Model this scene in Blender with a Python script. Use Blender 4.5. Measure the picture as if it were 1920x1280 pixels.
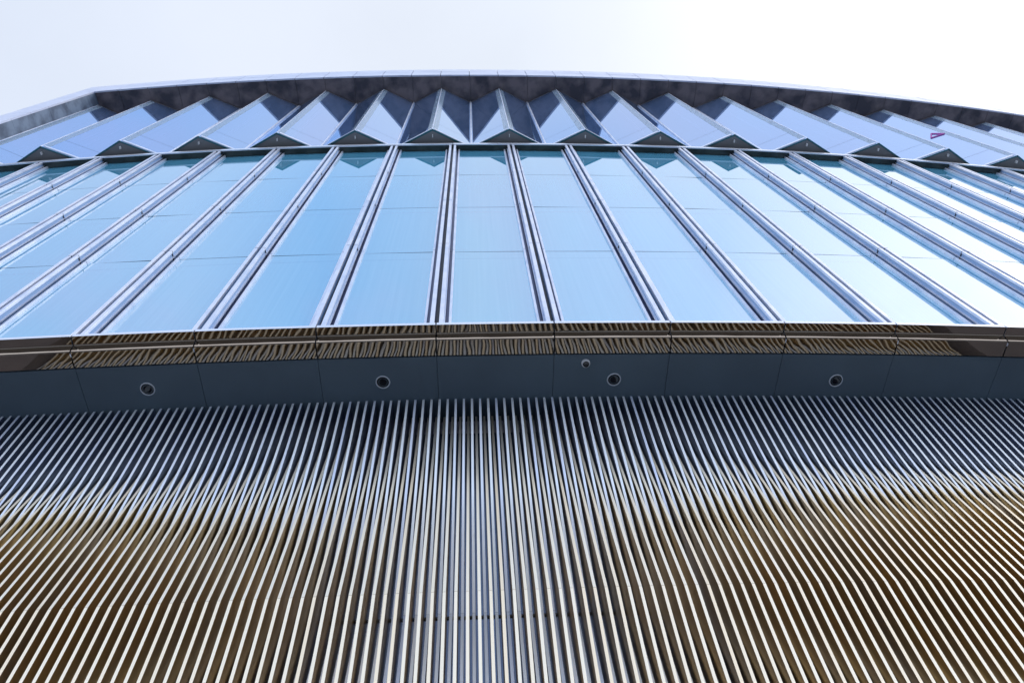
import bpy, bmesh, math, random
from mathutils import Vector, Matrix
random.seed(7)
for o in list(bpy.data.objects): bpy.data.objects.remove(o)
S = bpy.context.scene
COL = S.collection
EYE = 1.6                      # eye height above the pavement; heights below are given from the eye

# ---------------------------------------------------------------- camera
cd = bpy.data.cameras.new('camera'); cam = bpy.data.objects.new('camera', cd); COL.objects.link(cam)
cd.sensor_width = 36; cd.lens = 26.25; cd.clip_start = 0.05; cd.clip_end = 3000
rx = Vector((0.99329595, 0.1155991, 0.0)); ry = Vector((0.10337437, -0.88825382, -0.44756999)); rz = Vector((-0.05173869, 0.44456946, -0.89424891))
m3 = Matrix((rx, ry, rz))
cam.matrix_world = Matrix.Translation((0, 0, EYE)) @ m3.to_4x4()
S.camera = cam

# ---------------------------------------------------------------- sky and sun
SUN_EL, SUN_AZ = math.radians(38), math.radians(98)     # azimuth clockwise from +Y (towards the building)
w = bpy.data.worlds.new('World'); S.world = w; w.use_nodes = True
nt = w.node_tree; nt.nodes.clear()
N = nt.nodes.new; L = nt.links.new
sky = N('ShaderNodeTexSky'); sky.sky_type = 'NISHITA'; sky.sun_disc = False
sky.sun_elevation = SUN_EL; sky.sun_rotation = SUN_AZ; sky.air_density = 1.0; sky.dust_density = 4.0
tc = N('ShaderNodeTexCoord'); sep = N('ShaderNodeSeparateXYZ'); L(tc.outputs['Generated'], sep.inputs[0])
# thin bright overcast: bluer on the left of the street, white towards the sun on the right
def mkramp(stops):
    r = N('ShaderNodeValToRGB'); c = r.color_ramp
    while len(c.elements) < len(stops): c.elements.new(0.5)
    for e, (p, col) in zip(c.elements, stops): e.position = (p + 1) / 2
    for e, (p, col) in zip(c.elements, stops): e.color = (*[v / 2 for v in col], 1)
    m = N('ShaderNodeMapRange'); m.inputs[1].default_value = -1; m.inputs[2].default_value = 1
    L(sep.outputs[0], m.inputs[0]); L(m.outputs[0], r.inputs[0]); return r
# sky over the building (white to the right) and the bluer sky behind the viewer
front = mkramp([(-0.9, (0.72, 0.82, 1.0)), (-0.3, (0.82, 0.88, 1.0)), (0.05, (0.86, 0.92, 1.02)), (0.35, (1.05, 1.08, 1.12)), (0.8, (1.75, 1.75, 1.75))])
back = mkramp([(-0.9, (0.45, 0.60, 1.0)), (-0.34, (0.62, 0.78, 1.10)), (-0.17, (0.43, 0.66, 1.08)), (-0.05, (0.58, 0.76, 1.10)), (0.04, (0.74, 0.88, 1.12)), (0.20, (0.76, 0.92, 1.25)), (0.36, (0.88, 1.02, 1.35)), (0.55, (1.5, 1.5, 1.75)), (0.9, (1.8, 1.8, 1.8))])
pk = N('ShaderNodeTexNoise'); pk.inputs['Scale'].default_value = 7; pk.inputs['Detail'].default_value = 4; L(tc.outputs['Generated'], pk.inputs['Vector'])
pr_ = N('ShaderNodeMapRange'); pr_.inputs[1].default_value = 0.5; pr_.inputs[2].default_value = 0.68; pr_.inputs[4].default_value = 0.22; L(pk.outputs['Fac'], pr_.inputs[0])
pm = N('ShaderNodeMix'); pm.data_type = 'RGBA'; pm.inputs['B'].default_value = (0.42, 0.36, 0.52, 1); L(pr_.outputs[0], pm.inputs['Factor']); L(back.outputs[0], pm.inputs['A'])
ym = N('ShaderNodeMapRange'); ym.interpolation_type = 'SMOOTHSTEP'; ym.inputs[1].default_value = -0.04; ym.inputs[2].default_value = -0.30
L(sep.outputs[1], ym.inputs[0])
fb = N('ShaderNodeMix'); fb.data_type = 'RGBA'; L(ym.outputs[0], fb.inputs['Factor']); L(front.outputs[0], fb.inputs['A']); L(pm.outputs['Result'], fb.inputs['B'])
# whiter towards the horizon
zm = N('ShaderNodeMapRange'); zm.interpolation_type = 'SMOOTHSTEP'; zm.inputs[1].default_value = 0.80; zm.inputs[2].default_value = 0.48
L(sep.outputs[2], zm.inputs[0])
ramp = N('ShaderNodeMix'); ramp.data_type = 'RGBA'; L(zm.outputs[0], ramp.inputs['Factor']); L(fb.outputs['Result'], ramp.inputs['A']); ramp.inputs['B'].default_value = (0.66, 0.71, 0.83, 1)
noi = N('ShaderNodeTexNoise'); noi.inputs['Scale'].default_value = 2.2; noi.inputs['Detail'].default_value = 5
L(tc.outputs['Generated'], noi.inputs['Vector'])
nr = N('ShaderNodeMapRange'); nr.inputs[1].default_value = 0.35; nr.inputs[2].default_value = 0.7; nr.inputs[3].default_value = 0.95; nr.inputs[4].default_value = 1.05
L(noi.outputs['Fac'], nr.inputs[0])
sc = N('ShaderNodeVectorMath'); sc.operation = 'SCALE'; L(ramp.outputs['Result'], sc.inputs[0])
mu = N('ShaderNodeMath'); mu.operation = 'MULTIPLY'; mu.inputs[1].default_value = 18.5; L(nr.outputs[0], mu.inputs[0]); L(mu.outputs[0], sc.inputs['Scale'])
mx = N('ShaderNodeMix'); mx.data_type = 'RGBA'; mx.inputs['Factor'].default_value = 0.85
L(sky.outputs[0], mx.inputs['A']); L(sc.outputs[0], mx.inputs['B'])
bg = N('ShaderNodeBackground'); bg.inputs['Strength'].default_value = 0.12; L(mx.outputs['Result'], bg.inputs[0])
wo = N('ShaderNodeOutputWorld'); L(bg.outputs[0], wo.inputs[0])
sl = bpy.data.lights.new('sun', 'SUN'); sl.energy = 0.5; sl.angle = math.radians(20); sl.color = (1.0, 0.96, 0.9)
so = bpy.data.objects.new('sun', sl); COL.objects.link(so)
sd = Vector((math.sin(SUN_AZ) * math.cos(SUN_EL), math.cos(SUN_AZ) * math.cos(SUN_EL), math.sin(SUN_EL)))
so.rotation_euler = (-sd).to_track_quat('-Z', 'Y').to_euler()
S.view_settings.view_transform = 'Standard'; S.view_settings.look = 'None'
S.view_settings.exposure = 0.0; S.view_settings.gamma = 1.0
S.render.engine = 'CYCLES'
S.cycles.max_bounces = 10; S.cycles.transparent_max_bounces = 12; S.cycles.glossy_bounces = 6
S.cycles.sample_clamp_indirect = 6

# ---------------------------------------------------------------- materials
def mat(name, col, rough=0.5, metal=0.0, spec=0.5, noise=None, bump=None, coat=0.0):
    m = bpy.data.materials.new(name); m.use_nodes = True
    t = m.node_tree; b = t.nodes['Principled BSDF']
    b.inputs['Base Color'].default_value = (*col, 1); b.inputs['Roughness'].default_value = rough
    b.inputs['Metallic'].default_value = metal; b.inputs['Specular IOR Level'].default_value = spec
    b.inputs['Coat Weight'].default_value = coat; b.inputs['Coat Roughness'].default_value = 0.05
    g = t.nodes.new('ShaderNodeNewGeometry')
    if noise:
        sc_, c2, lo, hi = noise
        n = t.nodes.new('ShaderNodeTexNoise'); n.inputs['Scale'].default_value = sc_; n.inputs['Detail'].default_value = 6
        t.links.new(g.outputs['Position'], n.inputs['Vector'])
        r = t.nodes.new('ShaderNodeMapRange'); r.inputs[1].default_value = lo; r.inputs[2].default_value = hi
        t.links.new(n.outputs['Fac'], r.inputs[0])
        x = t.nodes.new('ShaderNodeMix'); x.data_type = 'RGBA'
        x.inputs['A'].default_value = (*col, 1); x.inputs['B'].default_value = (*c2, 1)
        t.links.new(r.outputs[0], x.inputs['Factor']); t.links.new(x.outputs['Result'], b.inputs['Base Color'])
    if bump:
        bs, st, di = bump
        n = t.nodes.new('ShaderNodeTexNoise'); n.inputs['Scale'].default_value = bs; n.inputs['Detail'].default_value = 1.0
        oi = t.nodes.new('ShaderNodeObjectInfo')
        ad = t.nodes.new('ShaderNodeVectorMath'); ad.operation = 'ADD'
        ml = t.nodes.new('ShaderNodeVectorMath'); ml.operation = 'SCALE'; ml.inputs['Scale'].default_value = 40
        cx = t.nodes.new('ShaderNodeCombineXYZ'); t.links.new(oi.outputs['Random'], cx.inputs[2])
        t.links.new(cx.outputs[0], ml.inputs[0])
        t.links.new(g.outputs['Position'], ad.inputs[0]); t.links.new(ml.outputs[0], ad.inputs[1])
        t.links.new(ad.outputs[0], n.inputs['Vector'])
        bp = t.nodes.new('ShaderNodeBump'); bp.inputs['Strength'].default_value = st; bp.inputs['Distance'].default_value = di
        t.links.new(n.outputs['Fac'], bp.inputs['Height']); t.links.new(bp.outputs[0], b.inputs['Normal'])
    return m

M = {}
M['alu'] = mat('pale_aluminium', (0.88, 0.91, 1.0), 0.28, 0.35, noise=(3, (0.64, 0.72, 0.88), 0.4, 0.7))
M['lip'] = mat('bright_lip', (0.85, 0.9, 1.0), 0.25, 0.4)
M['rubber'] = mat('dark_gasket', (0.018, 0.022, 0.035), 0.5)
M['bronze'] = mat('polished_bronze', (0.33, 0.28, 0.23), 0.035, 1.0, bump=(2.3, 0.36, 0.012))
M['soffit'] = mat('slate_blue_panel', (0.115, 0.168, 0.215), 0.42, 0.0, 0.4, noise=(0.9, (0.095, 0.138, 0.18), 0.35, 0.65))
M['seam'] = mat('panel_seam', (0.075, 0.11, 0.14), 0.6)
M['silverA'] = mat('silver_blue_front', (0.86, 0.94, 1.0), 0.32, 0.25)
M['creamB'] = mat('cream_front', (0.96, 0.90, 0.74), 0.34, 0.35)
def vary(m, c2):
    # finish differs a little from blade to blade
    t = m.node_tree; b = t.nodes['Principled BSDF']; c1 = tuple(b.inputs['Base Color'].default_value)
    g = t.nodes.new('ShaderNodeNewGeometry'); oi = t.nodes.new('ShaderNodeObjectInfo')
    a = t.nodes.new('ShaderNodeMath'); a.operation = 'ADD'; t.links.new(g.outputs['Random Per Island'], a.inputs[0]); t.links.new(oi.outputs['Random'], a.inputs[1])
    f = t.nodes.new('ShaderNodeMath'); f.operation = 'FRACT'; t.links.new(a.outputs[0], f.inputs[0])
    p = t.nodes.new('ShaderNodeMath'); p.operation = 'POWER'; p.inputs[1].default_value = 2.5; t.links.new(f.outputs[0], p.inputs[0])
    x = t.nodes.new('ShaderNodeMix'); x.data_type = 'RGBA'; x.inputs['A'].default_value = c1; x.inputs['B'].default_value = (*c2, 1)
    t.links.new(p.outputs[0], x.inputs['Factor']); t.links.new(x.outputs['Result'], b.inputs['Base Color'])
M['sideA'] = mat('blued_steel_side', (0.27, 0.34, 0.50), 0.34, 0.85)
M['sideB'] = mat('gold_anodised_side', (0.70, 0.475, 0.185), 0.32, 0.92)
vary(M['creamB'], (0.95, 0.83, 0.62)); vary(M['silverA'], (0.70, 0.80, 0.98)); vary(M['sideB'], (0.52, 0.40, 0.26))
M['backwall'] = mat('dark_bronze_back', (0.12, 0.165, 0.27), 0.25, 0.9)
M['stone_dark'] = mat('brown_stone', (0.21, 0.175, 0.185), 0.34, 0, 0.5, noise=(2.0, (0.06, 0.055, 0.07), 0.38, 0.62))
M['stone_grey'] = mat('grey_concrete', (0.21, 0.27, 0.35), 0.6, 0, 0.4, noise=(2.2, (0.09, 0.12, 0.17), 0.38, 0.62))
M['tile'] = mat('pale_fascia_tile', (0.68, 0.72, 0.86), 0.35, 0.25, noise=(1.5, (0.78, 0.82, 0.94), 0.35, 0.65))
M['dark'] = mat('dark_interior', (0.035, 0.035, 0.045), 0.7)
M['darkgrey'] = mat('charcoal_panel', (0.24, 0.25, 0.265), 0.5)
M['interior'] = mat('lavender_interior', (0.55, 0.53, 0.66), 0.6, noise=(0.7, (0.42, 0.40, 0.5), 0.35, 0.65))
M['channel'] = mat('shade_violet_channel', (0.07, 0.085, 0.17), 0.35, 0.4)  # dark violet of the recess shade put into the plate's colour
M['web'] = mat('pale_blue_web', (0.30, 0.46, 0.70), 0.5, 0.0)
M['greenblack'] = mat('dark_glossy_soffit', (0.05, 0.065, 0.06), 0.18, 0.2, noise=(2.5, (0.02, 0.03, 0.028), 0.4, 0.6))
M['frit'] = mat('pale_frit_edge', (0.52, 0.66, 0.78), 0.12, 0.2)
def translucent(m, k):
    t = m.node_tree; o = t.nodes['Material Output']; b = t.nodes['Principled BSDF']
    tr = t.nodes.new('ShaderNodeBsdfTransparent'); x = t.nodes.new('ShaderNodeMixShader'); x.inputs[0].default_value = k
    t.links.new(b.outputs[0], x.inputs[1]); t.links.new(tr.outputs[0], x.inputs[2]); t.links.new(x.outputs[0], o.inputs[0])
translucent(M['frit'], 0.55)
M['teal'] = mat('teal_glass_edge', (0.02, 0.16, 0.20), 0.15)
M['white'] = mat('white_plastic', (0.75, 0.78, 0.82), 0.3)
M['blackglass'] = mat('black_dome', (0.01, 0.01, 0.013), 0.04, 0, 0.8)
M['ring'] = mat('grey_ring', (0.62, 0.68, 0.75), 0.35, 0.2)
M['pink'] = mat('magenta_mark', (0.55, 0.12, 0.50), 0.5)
M['paving'] = mat('granite_paving', (0.22, 0.24, 0.26), 0.8, noise=(0.8, (0.16, 0.17, 0.19), 0.3, 0.7))
M['pier'] = mat('taupe_stone', (0.20, 0.18, 0.19), 0.6, noise=(1.5, (0.15, 0.14, 0.15), 0.3, 0.7))

def glass_spandrel():
    # pale blue back-painted glazing: coloured body under a strong clear reflection
    m = bpy.data.materials.new('pale_blue_glazing'); m.use_nodes = True
    t = m.node_tree; t.nodes.clear(); n = t.nodes.new; l = t.links.new
    d = n('ShaderNodeBsdfDiffuse')
    g = n('ShaderNodeBsdfGlossy'); g.inputs['Roughness'].default_value = 0.02; g.inputs['Color'].default_value = (0.93, 0.97, 1.0, 1)
    tcn = n('ShaderNodeTexCoord')
    geo = n('ShaderNodeNewGeometry')
    # faint upright pleats of the blind behind
    uv = n('ShaderNodeUVMap'); sx = n('ShaderNodeSeparateXYZ'); l(uv.outputs[0], sx.inputs[0])
    wv = n('ShaderNodeTexNoise'); wv.noise_dimensions = '2D'; wv.inputs['Scale'].default_value = 1.0; wv.inputs['Detail'].default_value = 3
    cb = n('ShaderNodeCombineXYZ'); mm = n('ShaderNodeMath'); mm.operation = 'MULTIPLY'; mm.inputs[1].default_value = 26
    m2 = n('ShaderNodeMath'); m2.operation = 'MULTIPLY'; m2.inputs[1].default_value = 0.25
    l(sx.outputs[0], mm.inputs[0]); l(sx.outputs[1], m2.inputs[0]); l(mm.outputs[0], cb.inputs[0]); l(m2.outputs[0], cb.inputs[1]); l(cb.outputs[0], wv.inputs['Vector'])
    mx = n('ShaderNodeMix'); mx.data_type = 'RGBA'
    mx.inputs['A'].default_value = (0.09, 0.42, 0.66, 1); mx.inputs['B'].default_value = (0.15, 0.50, 0.74, 1)
    l(wv.outputs['Fac'], mx.inputs['Factor'])
    # faint slab shadow painted into the glass body colour, a hand below every pane joint
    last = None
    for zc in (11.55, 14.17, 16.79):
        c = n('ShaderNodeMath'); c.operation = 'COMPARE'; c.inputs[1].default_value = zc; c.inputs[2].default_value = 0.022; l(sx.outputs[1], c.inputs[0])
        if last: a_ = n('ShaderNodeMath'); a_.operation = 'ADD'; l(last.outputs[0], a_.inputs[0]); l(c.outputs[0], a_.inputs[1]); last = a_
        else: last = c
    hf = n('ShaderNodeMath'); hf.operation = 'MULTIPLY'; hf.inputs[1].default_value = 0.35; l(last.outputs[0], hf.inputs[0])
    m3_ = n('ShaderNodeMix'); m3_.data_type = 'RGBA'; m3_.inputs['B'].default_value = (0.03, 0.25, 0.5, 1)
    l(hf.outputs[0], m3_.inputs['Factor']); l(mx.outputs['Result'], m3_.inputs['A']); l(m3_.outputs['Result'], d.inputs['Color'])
    nz = n('ShaderNodeTexNoise'); nz.inputs['Scale'].default_value = 0.7; nz.inputs['Detail'].default_value = 0; l(geo.outputs['Position'], nz.inputs['Vector'])
    bp = n('ShaderNodeBump'); bp.inputs['Strength'].default_value = 0.04; bp.inputs['Distance'].default_value = 0.02
    l(nz.outputs['Fac'], bp.inputs['Height']); l(bp.outputs[0], g.inputs['Normal'])
    fr = n('ShaderNodeFresnel'); fr.inputs[0].default_value = 1.6
    mr = n('ShaderNodeMapRange'); mr.inputs[3].default_value = 0.40; mr.inputs[4].default_value = 1.0
    l(fr.outputs[0], mr.inputs[0])
    ms = n('ShaderNodeMixShader'); l(mr.outputs[0], ms.inputs[0]); l(d.outputs[0], ms.inputs[1]); l(g.outputs[0], ms.inputs[2])
    o = n('ShaderNodeOutputMaterial'); l(ms.outputs[0], o.inputs[0])
    return m
M['glazing'] = glass_spandrel()

def glass_clear():
    m = bpy.data.materials.new('clear_reflective_glass'); m.use_nodes = True
    t = m.node_tree; t.nodes.clear(); n = t.nodes.new; l = t.links.new
    tr = n('ShaderNodeBsdfTransparent'); tr.inputs[0].default_value = (0.72, 0.82, 0.92, 1)
    g = n('ShaderNodeBsdfGlossy'); g.inputs['Roughness'].default_value = 0.012; g.inputs['Color'].default_value = (0.72, 0.84, 1.0, 1)
    geo = n('ShaderNodeNewGeometry')
    nz = n('ShaderNodeTexNoise'); nz.inputs['Scale'].default_value = 0.5; nz.inputs['Detail'].default_value = 0; l(geo.outputs['Position'], nz.inputs['Vector'])
    bp = n('ShaderNodeBump'); bp.inputs['Strength'].default_value = 0.05; bp.inputs['Distance'].default_value = 0.03
    l(nz.outputs['Fac'], bp.inputs['Height']); l(bp.outputs[0], g.inputs['Normal'])
    fr = n('ShaderNodeFresnel'); fr.inputs[0].default_value = 1.6
    mr = n('ShaderNodeMapRange'); mr.inputs[3].default_value = 0.38; mr.inputs[4].default_value = 1.0
    l(fr.outputs[0], mr.inputs[0])
    mr.inputs[3].default_value = 0.60
    du = n('ShaderNodeBsdfDiffuse'); du.inputs[0].default_value = (0.22, 0.38, 0.74, 1)
    md = n('ShaderNodeMixShader'); md.inputs[0].default_value = 0.6; l(tr.outputs[0], md.inputs[1]); l(du.outputs[0], md.inputs[2])
    ms = n('ShaderNodeMixShader'); l(mr.outputs[0], ms.inputs[0]); l(md.outputs[0], ms.inputs[1]); l(g.outputs[0], ms.inputs[2])
    o = n('ShaderNodeOutputMaterial'); l(ms.outputs[0], o.inputs[0])
    return m
M['clear'] = glass_clear()

# ---------------------------------------------------------------- geometry helpers
CX, CY = -17.01527, 153.19057          # centre of the facade's curve in plan
def pt(R, a, z):
    """point at plan radius R, angle a (degrees) along the facade, height z above the eye"""
    t = math.radians(a)
    return Vector((CX + R * math.sin(t), CY - R * math.cos(t), z + EYE))
def arc(a, dist, R=149.8):             # angle after moving dist metres along the curve
    return a + math.degrees(dist / R)

class MB:
    def __init__(s): s.v = []; s.f = []; s.m = []; s.uv = {}
    def quad(s, p, mi=0, uv=None):
        i = len(s.v); s.v += [Vector(q) for q in p]; s.f.append(tuple(range(i, i + len(p)))); s.m.append(mi)
        if uv: s.uv[len(s.f) - 1] = uv
    def hexa(s, b, t, mi=0, front=None):
        """b, t: four corners each (bottom, top) in the same winding; face 0-1 is the front"""
        i = len(s.v); s.v += [Vector(q) for q in b] + [Vector(q) for q in t]
        F = [(3, 2, 1, 0), (4, 5, 6, 7), (0, 1, 5, 4), (1, 2, 6, 5), (2, 3, 7, 6), (3, 0, 4, 7)]
        for k, f in enumerate(F):
            s.f.append(tuple(i + j for j in f)); s.m.append(front if (front is not None and k == 2) else mi)
    def ring(s, R0, R1, a0, a1, z0, z1, mi=0, n=1, front=None):
        """curved box: outer radius R1, inner R0"""
        for k in range(n):
            a = a0 + (a1 - a0) * k / n; b = a0 + (a1 - a0) * (k + 1) / n
            s.hexa([pt(R1, a, z0), pt(R1, b, z0), pt(R0, b, z0), pt(R0, a, z0)],
                   [pt(R1, a, z1), pt(R1, b, z1), pt(R0, b, z1), pt(R0, a, z1)], mi, front)
    def tube(s, p, q, r, n=10, mi=0):
        p, q = Vector(p), Vector(q); d = (q - p).normalized()
        u = d.orthogonal().normalized(); w_ = d.cross(u); i = len(s.v)
        for e in (p, q):
            for k in range(n):
                t = 2 * math.pi * k / n; s.v.append(e + u * math.cos(t) * r + w_ * math.sin(t) * r)
        for k in range(n):
            s.f.append((i + k, i + (k + 1) % n, i + n + (k + 1) % n, i + n + k)); s.m.append(mi)
        s.f.append(tuple(i + k for k in range(n))[::-1]); s.m.append(mi)
        s.f.append(tuple(i + n + k for k in range(n))); s.m.append(mi)
    def build(s, name, mats, parent=None, bevel=0, smooth=False):
        me = bpy.data.meshes.new(name); me.from_pydata([tuple(v) for v in s.v], [], s.f)
        for k in (mats if isinstance(mats, (list, tuple)) else [mats]): me.materials.append(M[k])
        for p, mi in zip(me.polygons, s.m): p.material_index = mi; p.use_smooth = smooth
        if s.uv:
            ul = me.uv_layers.new(name='UVMap')
            for fi, uv in s.uv.items():
                for li, c in zip(me.polygons[fi].loop_indices, uv): ul.data[li].uv = c
        me.update()
        o = bpy.data.objects.new(name, me); COL.objects.link(o)
        if parent: o.parent = parent
        if bevel:
            bv = o.modifiers.new('b', 'BEVEL'); bv.width = bevel; bv.segments = 2; bv.limit_method = 'ANGLE'
        return o
def empty(name, loc=(0, 0, 0), parent=None):
    o = bpy.data.objects.new(name, None); o.location = loc; COL.objects.link(o); o.empty_display_size = 0.2
    if parent: o.parent = parent
    return o
def tag(o, label=None, cat=None, group=None, kind=None):
    if label: o['label'] = label
    if cat: o['category'] = cat
    if group: o['group'] = group
    if kind: o['kind'] = kind
    return o
GROUND = -EYE

# ---------------------------------------------------------------- ground
g = MB(); g.quad([(-900, -900, 0), (900, -900, 0), (900, 900, 0), (-900, 900, 0)])
tag(g.build('ground', 'paving'), kind='structure')

# ---------------------------------------------------------------- the building
B = empty('curved_building', (0, 0, 0))
tag(B, 'curved building seen from below with metal fins, blue glazing and a zigzag glass crown', 'building')

# key radii and heights, measured from the photograph
R_LIP, R_GLASS, R_FIN, R_REC, R_BACK = 150.11, 149.91, 149.087, 148.813, 148.755
Z_SOF, Z_LIP0, Z_LIP1, Z_LED0, Z_LED1, Z_ZB, Z_ROOF, Z_TOP = 8.48, 8.60, 8.665, 19.70, 19.82, 20.05, 27.60, 29.10
JA, JP = 6.150, 0.5755            # facade joints
RA, RP = 5.949, 0.768             # ridges of the zigzag
K0, K1 = -9, 15
WING = 1.409
A_L, A_R = JA + K0 * JP, JA + K1 * JP

# structural core and floors behind everything (hides the inside of the building)
b = MB()
b.ring(146.5, R_BACK - 0.02, A_L, A_R, GROUND, Z_SOF + 0.04, n=40)
b.ring(146.5, 149.68, A_L, A_R, Z_SOF + 0.07, Z_LED0 + 0.02, n=40)
b.ring(146.5, 148.35, A_L, 18.0, Z_LED0 + 0.04, Z_ROOF, n=40)
b.build('inner_wall', 'interior', B)

# ------------ louvre wall of the lower storeys
FA0, FA1 = 3.835, 9.355
b = MB(); b.ring(R_BACK - 0.02, R_BACK, FA0, FA1, GROUND, Z_SOF - 0.32, n=14); b.build('back_panel', 'backwall', B)
for z in (5.078, 1.676):
    b = MB(); b.ring(R_BACK, R_BACK + 0.012, FA0, FA1, z - 0.012, z + 0.012, n=14); b.build('joint_strip', 'rubber', B)
ZK = [Z_SOF, 5.078, 1.676, GROUND]
def depthA(i): return R_FIN if i % 2 == 0 else R_REC
def depthB(i): return R_REC if i % 2 == 0 else R_FIN
FT = 0.029
def fin(mb, a, dep, vari=0.0):
    for i in range(3):
        zt, zb = ZK[i], ZK[i + 1]
        if i > 0: zt -= 0.0015
        if i < 2: zb += 0.0015
        Rt, Rb = dep(i), dep(i + 1)
        if i == 2: Rb = Rt + (Rb - Rt) * (ZK[2] - GROUND) / 3.40
        h = math.degrees(FT / 2 / R_FIN)
        q = lambda s, R, z: pt(R, a + s * h, z)
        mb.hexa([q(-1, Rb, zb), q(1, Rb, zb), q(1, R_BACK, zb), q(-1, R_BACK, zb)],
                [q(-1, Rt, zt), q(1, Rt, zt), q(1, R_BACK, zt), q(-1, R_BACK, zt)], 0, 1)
FP = 0.0406
FREF = 6.2770
na = int((FREF - FA0) / FP); nb = int((FA1 - FREF) / FP)
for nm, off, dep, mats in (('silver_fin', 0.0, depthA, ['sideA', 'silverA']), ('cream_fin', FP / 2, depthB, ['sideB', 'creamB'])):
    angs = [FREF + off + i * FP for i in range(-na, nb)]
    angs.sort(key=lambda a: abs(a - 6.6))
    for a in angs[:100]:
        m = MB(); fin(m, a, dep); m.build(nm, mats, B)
    m = MB()
    for a in angs[100:]: fin(m, a, dep)
    tag(m.build(nm + 's', mats, B), kind='stuff')
# stone piers either side of the louvres
for a0, a1 in ((A_L, FA0 - 0.01), (FA1 + 0.01, A_R)):
    b = MB(); b.ring(R_BACK, 149.10, a0, a1, GROUND, Z_SOF - 0.004, n=12); b.build('stone_pier', 'pier', B)

# ------------ soffit over the louvres: one panel per bay, thin seams
for k in range(K0, K1):
    a0, a1 = JA + k * JP, JA + (k + 1) * JP
    gq = math.degrees(0.003 / 149.8)
    b = MB(); b.ring(R_BACK - 0.02, 149.715, a0 + gq, a1 - gq, Z_SOF, Z_SOF + 0.03, n=1)
    b.build('soffit_panel', 'soffit', B)
b = MB(); b.ring(148.7, 149.73, A_L, A_R, Z_SOF + 0.034, Z_SOF + 0.05, n=48); b.build('soffit_backing', 'seam', B)

# ------------ polished bronze edge
for k in range(K0, K1):
    a0, a1 = JA + k * JP, JA + (k + 1) * JP
    gq = math.degrees(0.009 / 150)
    s, t = a0 + gq, a1 - gq
    f = empty('edge_cladding', pt(R_LIP, (a0 + a1) / 2, Z_LIP0), B)
    inv = Matrix.Translation(-Vector(f.location))
    def child(mb, name, mt, **kw):
        mb.v = [inv @ v for v in mb.v]; return mb.build(name, mt, f, **kw)
    b = MB(); nseg = 6
    prof = [(R_LIP, Z_LIP0), (149.992, Z_LIP0 - 0.002), (149.984, Z_LIP0 - 0.012), (149.955, Z_SOF + 0.016), (149.953, Z_SOF + 0.004), (149.947, Z_SOF), (149.735, Z_SOF - 0.002), (149.730, Z_SOF + 0.05)]
    for i in range(nseg):
        u, v = s + (t - s) * i / nseg, s + (t - s) * (i + 1) / nseg
        for (r0, z0), (r1, z1) in zip(prof, prof[1:]):
            b.quad([pt(r0, u, z0), pt(r1, u, z1), pt(r1, v, z1), pt(r0, v, z0)])
    child(b, 'polished_strip', 'bronze')
    b = MB(); b.ring(149.70, R_LIP, s, t, Z_LIP0 + 0.001, Z_LIP1, n=1); child(b, 'top_lip', 'lip', bevel=0.004)
    b = MB(); b.ring(149.75, 149.935, a0 - gq, a0 + gq, Z_SOF + 0.02, Z_LIP0 - 0.02); b.ring(149.70, R_LIP - 0.012, a0 - gq, a0 + gq, Z_LIP0 + 0.003, Z_LIP1 + 0.002); child(b, 'joint_seal', 'rubber')
    if k not in (-1, 0, 1, 2):
        b = MB(); b.ring(149.885, 149.93, a0 - gq * 0.8, a0 + gq * 0.8, Z_SOF - 0.004, Z_SOF + 0.019); child(b, 'joint_glint', 'lip')  # bright sliver added in place of the reflection off the gap's side

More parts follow.
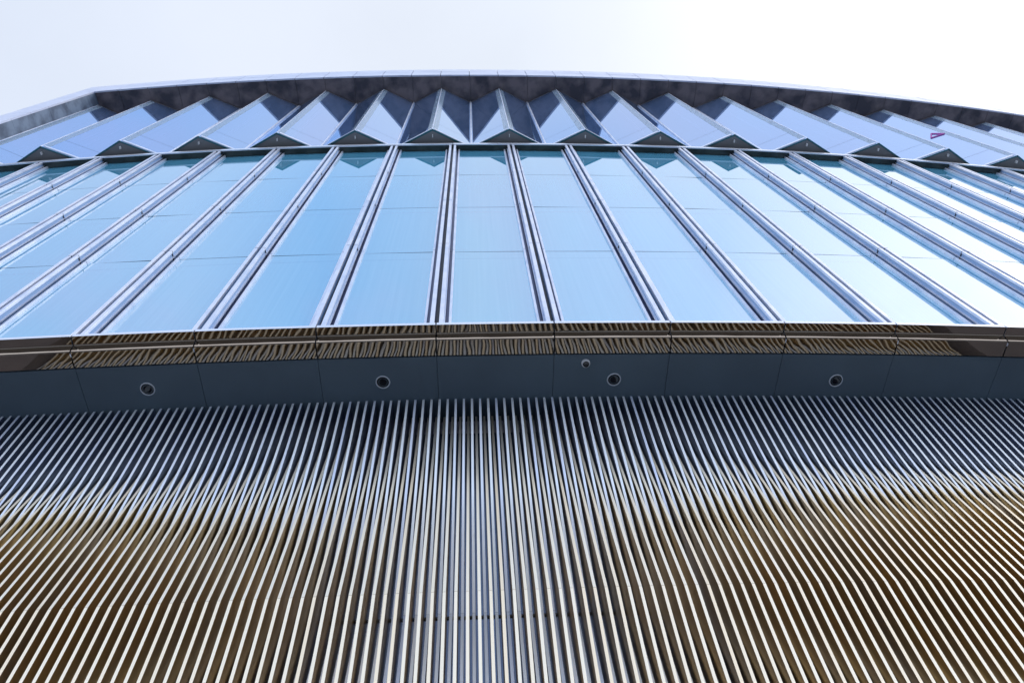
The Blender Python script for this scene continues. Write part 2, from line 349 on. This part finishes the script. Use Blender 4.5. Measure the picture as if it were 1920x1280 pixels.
# ------------ glazed bays
GZ = [Z_LIP1, 11.88, 14.50, 17.12, Z_LED0]
for k in range(K0, K1):
    a0, a1 = JA + k * JP, JA + (k + 1) * JP
    e_ = math.degrees(0.178 / R_GLASS)
    W = MB()
    for i in range(4):
        z0, z1 = GZ[i] + (0.008 if i else -0.03), GZ[i + 1] - 0.008
        l0, l1 = a0 + e_, a1 - e_
        jig = random.uniform(-1, 1) * 0.004
        P4 = [pt(R_GLASS + jig, l0, z0), pt(R_GLASS - jig, l1, z0), pt(R_GLASS - jig, l1, z1), pt(R_GLASS + jig, l0, z1)]
        W.quad(P4, 0, [(k + .12, z0), (k + .88, z0), (k + .88, z1), (k + .12, z1)])
    win = W.build('window', 'glazing', B)
    b = MB()
    for i in (1, 2, 3): b.ring(R_GLASS - 0.03, R_GLASS - 0.012, a0 + e_, a1 - e_, GZ[i] - 0.03, GZ[i] + 0.03)
    b.build('seam_gasket', 'rubber', win)
    for aj, sg in ((a0, 1), (a1, -1)):
        def T(d0, d1, R0, R1, mb, zs=None):
            lo, hi = sorted((arc(aj, sg * d0), arc(aj, sg * d1)))
            for i in range(4):
                mb.ring(R0, R1, lo, hi, GZ[i] + (0.008 if i else 0.0), GZ[i + 1] - (0.008 if i < 3 else 0.0))
        G = R_GLASS
        b = MB(); T(0.145, 0.180, G - .1, G + 0.042, b); b.build('frame_strip', 'alu', win, bevel=0.003)
        b = MB(); T(0.070, 0.145, G - .1, G, b); b.build('channel_plate', 'channel', win)
        b = MB(); T(0.030, 0.088, G + 0.115, G + 0.155, b); b.build('mullion_fin', 'alu', win, bevel=0.004)
        b = MB(); T(0.032, 0.070, G - .1, G + 0.1145, b); b.build('mullion_web', 'web', win)
        b = MB(); T(0.0705, 0.100, G + 0.045, G + 0.06, b); b.build('mullion_flange', 'alu', win)
        lo, hi = sorted((arc(aj, sg * 0.032), arc(aj, sg * 0.084)))
        b = MB()
        for i in (1, 2, 3): b.ring(149.82, 150.058, lo, hi, GZ[i] - 0.0078, GZ[i] + 0.0078)
        lo, hi = sorted((arc(aj, sg * 0.0), arc(aj, sg * 0.030)))
        b.ring(149.80, 149.97, lo, hi, GZ[0], GZ[4])
        b.build('joint_seal', 'rubber', win)

# ------------ ledge between the two glazed parts
ZZ0 = K0; 
for k in range(K0, K1):
    a0, a1 = JA + k * JP, JA + (k + 1) * JP
    gq = math.degrees(0.004 / 150)
    b = MB(); b.ring(149.60, 150.055, a0 + gq, a1 - gq, Z_LED0 + 0.004, Z_LED1 - 0.03, n=1)
    l = b.build('ledge_panel', 'greenblack', B)
    b = MB(); b.ring(150.056, 150.085, a0 + gq, a1 - gq, Z_LED0 - 0.01, Z_LED1, n=1); b.build('ledge_lip', 'lip', l)

# ------------ zigzag bays of projecting glass
RR, RV = 150.40, 149.91
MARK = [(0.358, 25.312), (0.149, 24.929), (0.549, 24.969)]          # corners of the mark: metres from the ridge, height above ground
j0, j1 = -6, 15
for j in range(j0, j1):
    ar = RA + j * RP; al, av = ar - RP / 2, ar + RP / 2
    if j == j0: al = None; ar = WING + 0.005
    zb, zs, zt = Z_ZB, 21.06, Z_ROOF - 0.01
    bay = empty('projecting_window', pt(RV, ar, zb), B); inv = Matrix.Translation(-Vector(bay.location))
    def child(mb, name, mt, **kw):
        mb.v = [inv @ v for v in mb.v]; return mb.build(name, mt, bay, **kw)
    sides = [(ar, av)] + ([(ar, al)] if al is not None else [])
    for a_r, a_v in sides:
        r_, v_ = pt(RR, a_r, 0), pt(RV, a_v, 0)
        r_.z = v_.z = 0
        d = (v_ - r_); ln = d.length; d.normalize()
        nrm = Vector((d.y, -d.x, 0))
        if nrm.y > 0: nrm = -nrm
        def q(t, z, out=0.0): 
            p = r_ + d * t + nrm * out; return Vector((p.x, p.y, z + EYE))
        def slab(mb, t0, t1, z0, z1, o0, o1, mi=0):
            mb.hexa([q(t0, z0, o1), q(t1, z0, o1), q(t1, z0, o0), q(t0, z0, o0)], [q(t0, z1, o1), q(t1, z1, o1), q(t1, z1, o0), q(t0, z1, o0)], mi)
        g1 = MB()
        for z0_, z1_ in ((zs + 0.006, zt), (zb, zs - 0.006)):
            qq = [q(0.0, z0_), q(ln - 0.03, z0_), q(ln - 0.03, z1_), q(0.0, z1_)]
            g1.quad(qq if a_v > a_r else qq[::-1])
        child(g1, 'glass_pane', 'clear')
        s1 = MB(); slab(s1, 0.01, ln - 0.04, zs - 0.012, zs + 0.012, -0.03, -0.008); child(s1, 'seam_gasket', 'rubber')
        s2 = MB(); slab(s2, 0.012, 0.15, zb + 0.16, zt - 0.052, 0.0006, 0.0026); child(s2, 'edge_strip', 'frit')
        s3 = MB(); slab(s3, 0.05, ln - 0.06, zb + 0.06, zb + 0.15, 0.001, 0.012); child(s3, 'floor_rail', 'alu')
        s4 = MB(); slab(s4, 0.0, ln, zb - 0.015, zb - 0.001, -0.03, 0.008); child(s4, 'glass_edge', 'teal')
        s5 = MB(); slab(s5, 0.0, ln, zt - 0.05, zt, -0.02, 0.012); child(s5, 'head_channel', 'pier')
        if a_v < a_r:
            for i in range(7):
                z = zb + 0.45 + i * 1.05
                s6 = MB(); s6.tube(q(0.08, z, 0.0), q(0.08, z, 0.012), 0.013, 8); child(s6, 'fixing_bolt', 'ring')
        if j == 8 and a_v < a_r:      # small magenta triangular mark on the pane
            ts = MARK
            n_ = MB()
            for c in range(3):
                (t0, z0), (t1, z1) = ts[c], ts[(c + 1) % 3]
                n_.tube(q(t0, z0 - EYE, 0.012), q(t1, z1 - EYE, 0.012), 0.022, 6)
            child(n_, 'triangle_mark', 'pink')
    # triangular base panel under the prow, and the metal post in the valley
    t = MB()
    pr, p2 = pt(RR - 0.03, ar, zb), pt(RV - 0.03, av, zb); p1 = pt(RV - 0.03, al if al else ar, zb)
    pb1, pb2 = pt(149.6, al if al else ar, zb), pt(149.6, av, zb)
    up = Vector((0, 0, 0.05))
    i = [p1, pr, p2, pb2, pb1] if al else [pr, p2, pb2, pb1]
    t.quad(i); t.quad([v + up for v in reversed(i)])
    for c in range(len(i)): t.quad([i[c], i[c] + up, i[(c + 1) % len(i)] + up, i[(c + 1) % len(i)]])
    child(t, 'base_panel', 'darkgrey')
    s = MB(); s.ring(150.20, 150.27, arc(ar, -0.010), arc(ar, 0.010), zb - 0.10, zb - 0.002); child(s, 'bracket', 'white', bevel=0.005)
    s = MB(); s.ring(RR - 0.012, RR + 0.012, arc(ar, -0.011), arc(ar, 0.011), zb + 0.002, zt - 0.06); child(s, 'ridge_cap', 'alu', bevel=0.004)
    s = MB(); v0 = pt(RV + 0.02, av, zb); v1 = pt(RV + 0.02, av, zt); s.tube(v0, v1, 0.030, 12)
    s.ring(RV - 0.09, RV - 0.02, arc(av, -0.05), arc(av, 0.05), zb + .01, zt - .01)
    child(s, 'valley_post', 'alu')
    s = MB(); s.tube(pt(RR - 0.42, ar, zb + 0.3), pt(RR - 0.42, ar, zt - 0.02), 0.035, 10)
    s.tube(pt(RR - 0.42, ar, zb + 1.5), pt(RR - 0.10, arc(ar, 0.02), zb + 0.3), 0.02, 8)
    child(s, 'inner_post', 'alu')

# ------------ roof: dark stone soffit, tiled fascia, wing wall at the left end
RE = 150.85
b = MB(); n0 = int((18.0 - WING) / (RP / 2))
for i in range(n0):
    a0 = RA - RP * 6 + RP / 2 * i; a1 = a0 + RP / 2
    a0 = max(a0, WING + 0.003)
    if a1 < a0: continue
    gq = math.degrees(0.006 / 150)
    b.ring(148.3, RE - 0.01, a0 + gq, a1 - gq, Z_ROOF, Z_ROOF + 0.03)
sf = b.build('roof_soffit', 'stone_dark', B)
b = MB(); b.ring(146.5, RE - 0.06, WING - 0.25, 18.0, Z_ROOF + 0.035, Z_TOP - 0.05, n=40); b.build('roof_slab', 'darkgrey', B)
b = MB()
aa = RA + RP / 2 * 0.97 - RP / 2 * 14; rows = [(Z_ROOF - 0.02, 28.36), (28.385, Z_TOP)]
while aa < 18.0:
    a0 = max(aa, WING - 0.30); a1 = aa + RP / 2
    if a1 > a0 + 0.02:
        for z0, z1 in rows: b.ring(RE - 0.05, RE + random.uniform(-.002, .002), a0 + 0.004, a1 - 0.004, z0, z1)
    aa += RP / 2
b.build('roof_fascia', 'tile', B)
wg = MB(); z = 16.0
wg.ring(146.5, RE - 0.055, WING - 0.30, WING, 15.0, Z_ROOF + 0.03); wg.build('wing_wall', 'stone_grey', B)
b = MB()
for (z0, z1) in [(15.0 + 1.05 * i, 15.0 + 1.05 * (i + 1) - 0.012) for i in range(12)]:
    b.ring(RE - 0.05, RE + 0.001, WING - 0.30, WING - 0.001, z0, min(z1, Z_ROOF - 0.03))
b.build('wing_cladding', 'tile', B)
b = MB()
for i in range(12):
    z0 = 15.0 + 1.05 * i
    b.ring(149.0, RE - 0.052, WING - 0.002, WING + 0.001, z0, min(z0 + 1.04, Z_ROOF - 0.01))
b.build('wing_lining', 'stone_grey', B)

# ---------------------------------------------------------------- lights and camera on the soffit
def lathe(prof, n=32, mi=0):
    m = MB()
    for (r0, z0), (r1, z1) in zip(prof, prof[1:]):
        for k in range(n):
            a, c = 2 * math.pi * k / n, 2 * math.pi * (k + 1) / n
            P4 = [Vector((r0 * math.cos(a), r0 * math.sin(a), z0)), Vector((r0 * math.cos(c), r0 * math.sin(c), z0)),
                  Vector((r1 * math.cos(c), r1 * math.sin(c), z1)), Vector((r1 * math.cos(a), r1 * math.sin(a), z1))]
            m.quad(P4)
    return m
def clean(o):
    bm = bmesh.new(); bm.from_mesh(o.data); bmesh.ops.remove_doubles(bm, verts=bm.verts, dist=1e-5)
    bmesh.ops.recalc_face_normals(bm, faces=bm.faces); bm.to_mesh(o.data); bm.free()
    for p in o.data.polygons: p.use_smooth = True
proto = empty('downlight')
r = lathe([(0.078, 0.0), (0.080, -0.010), (0.086, -0.013), (0.093, -0.010), (0.095, 0.0)]).build('trim_ring', 'ring', proto); clean(r)
r = lathe([(0.079, -0.004), (0.070, -0.0030), (0.052, -0.0024), (0.0001, -0.002)]).build('lens', 'blackglass', proto); clean(r)
r = lathe([(0.060, -0.0045), (0.056, -0.009), (0.052, -0.0045)]).build('inner_ring', 'seam', proto); clean(r)
kids = list(proto.children)
DL = [(-4.6808, 4.3160, 'round recessed downlight nearest the left end of the dark soffit'),
      (-1.7169, 4.6104, 'second round downlight from the left, left of the small dome camera'),
      (1.2716, 4.9697, 'round recessed downlight just right of the small dome camera'),
      (4.2432, 5.3830, 'round recessed downlight farthest to the right on the soffit')]
for i, (x, y, lab) in enumerate(DL):
    if i == 0: o = proto
    else:
        o = proto.copy(); COL.objects.link(o)
        for c in kids:
            c2 = c.copy(); COL.objects.link(c2); c2.parent = o
    o.location = (x, y, Z_SOF + EYE - 0.001); tag(o, lab, 'downlight', 'downlights recessed in the soffit')
c = empty('security_camera', (0.9153, 4.6746, Z_SOF + EYE - 0.001))
tag(c, 'small white dome camera with black lens fixed under the soffit', 'security camera')
r = lathe([(0.058, 0), (0.058, -0.02), (0.054, -0.032), (0.044, -0.040), (0.040, -0.036)]).build('housing', 'white', c); clean(r)
r = lathe([(0.040, -0.034), (0.039, -0.05), (0.032, -0.064), (0.020, -0.073), (0.0001, -0.076)]).build('dome', 'blackglass', c); clean(r)
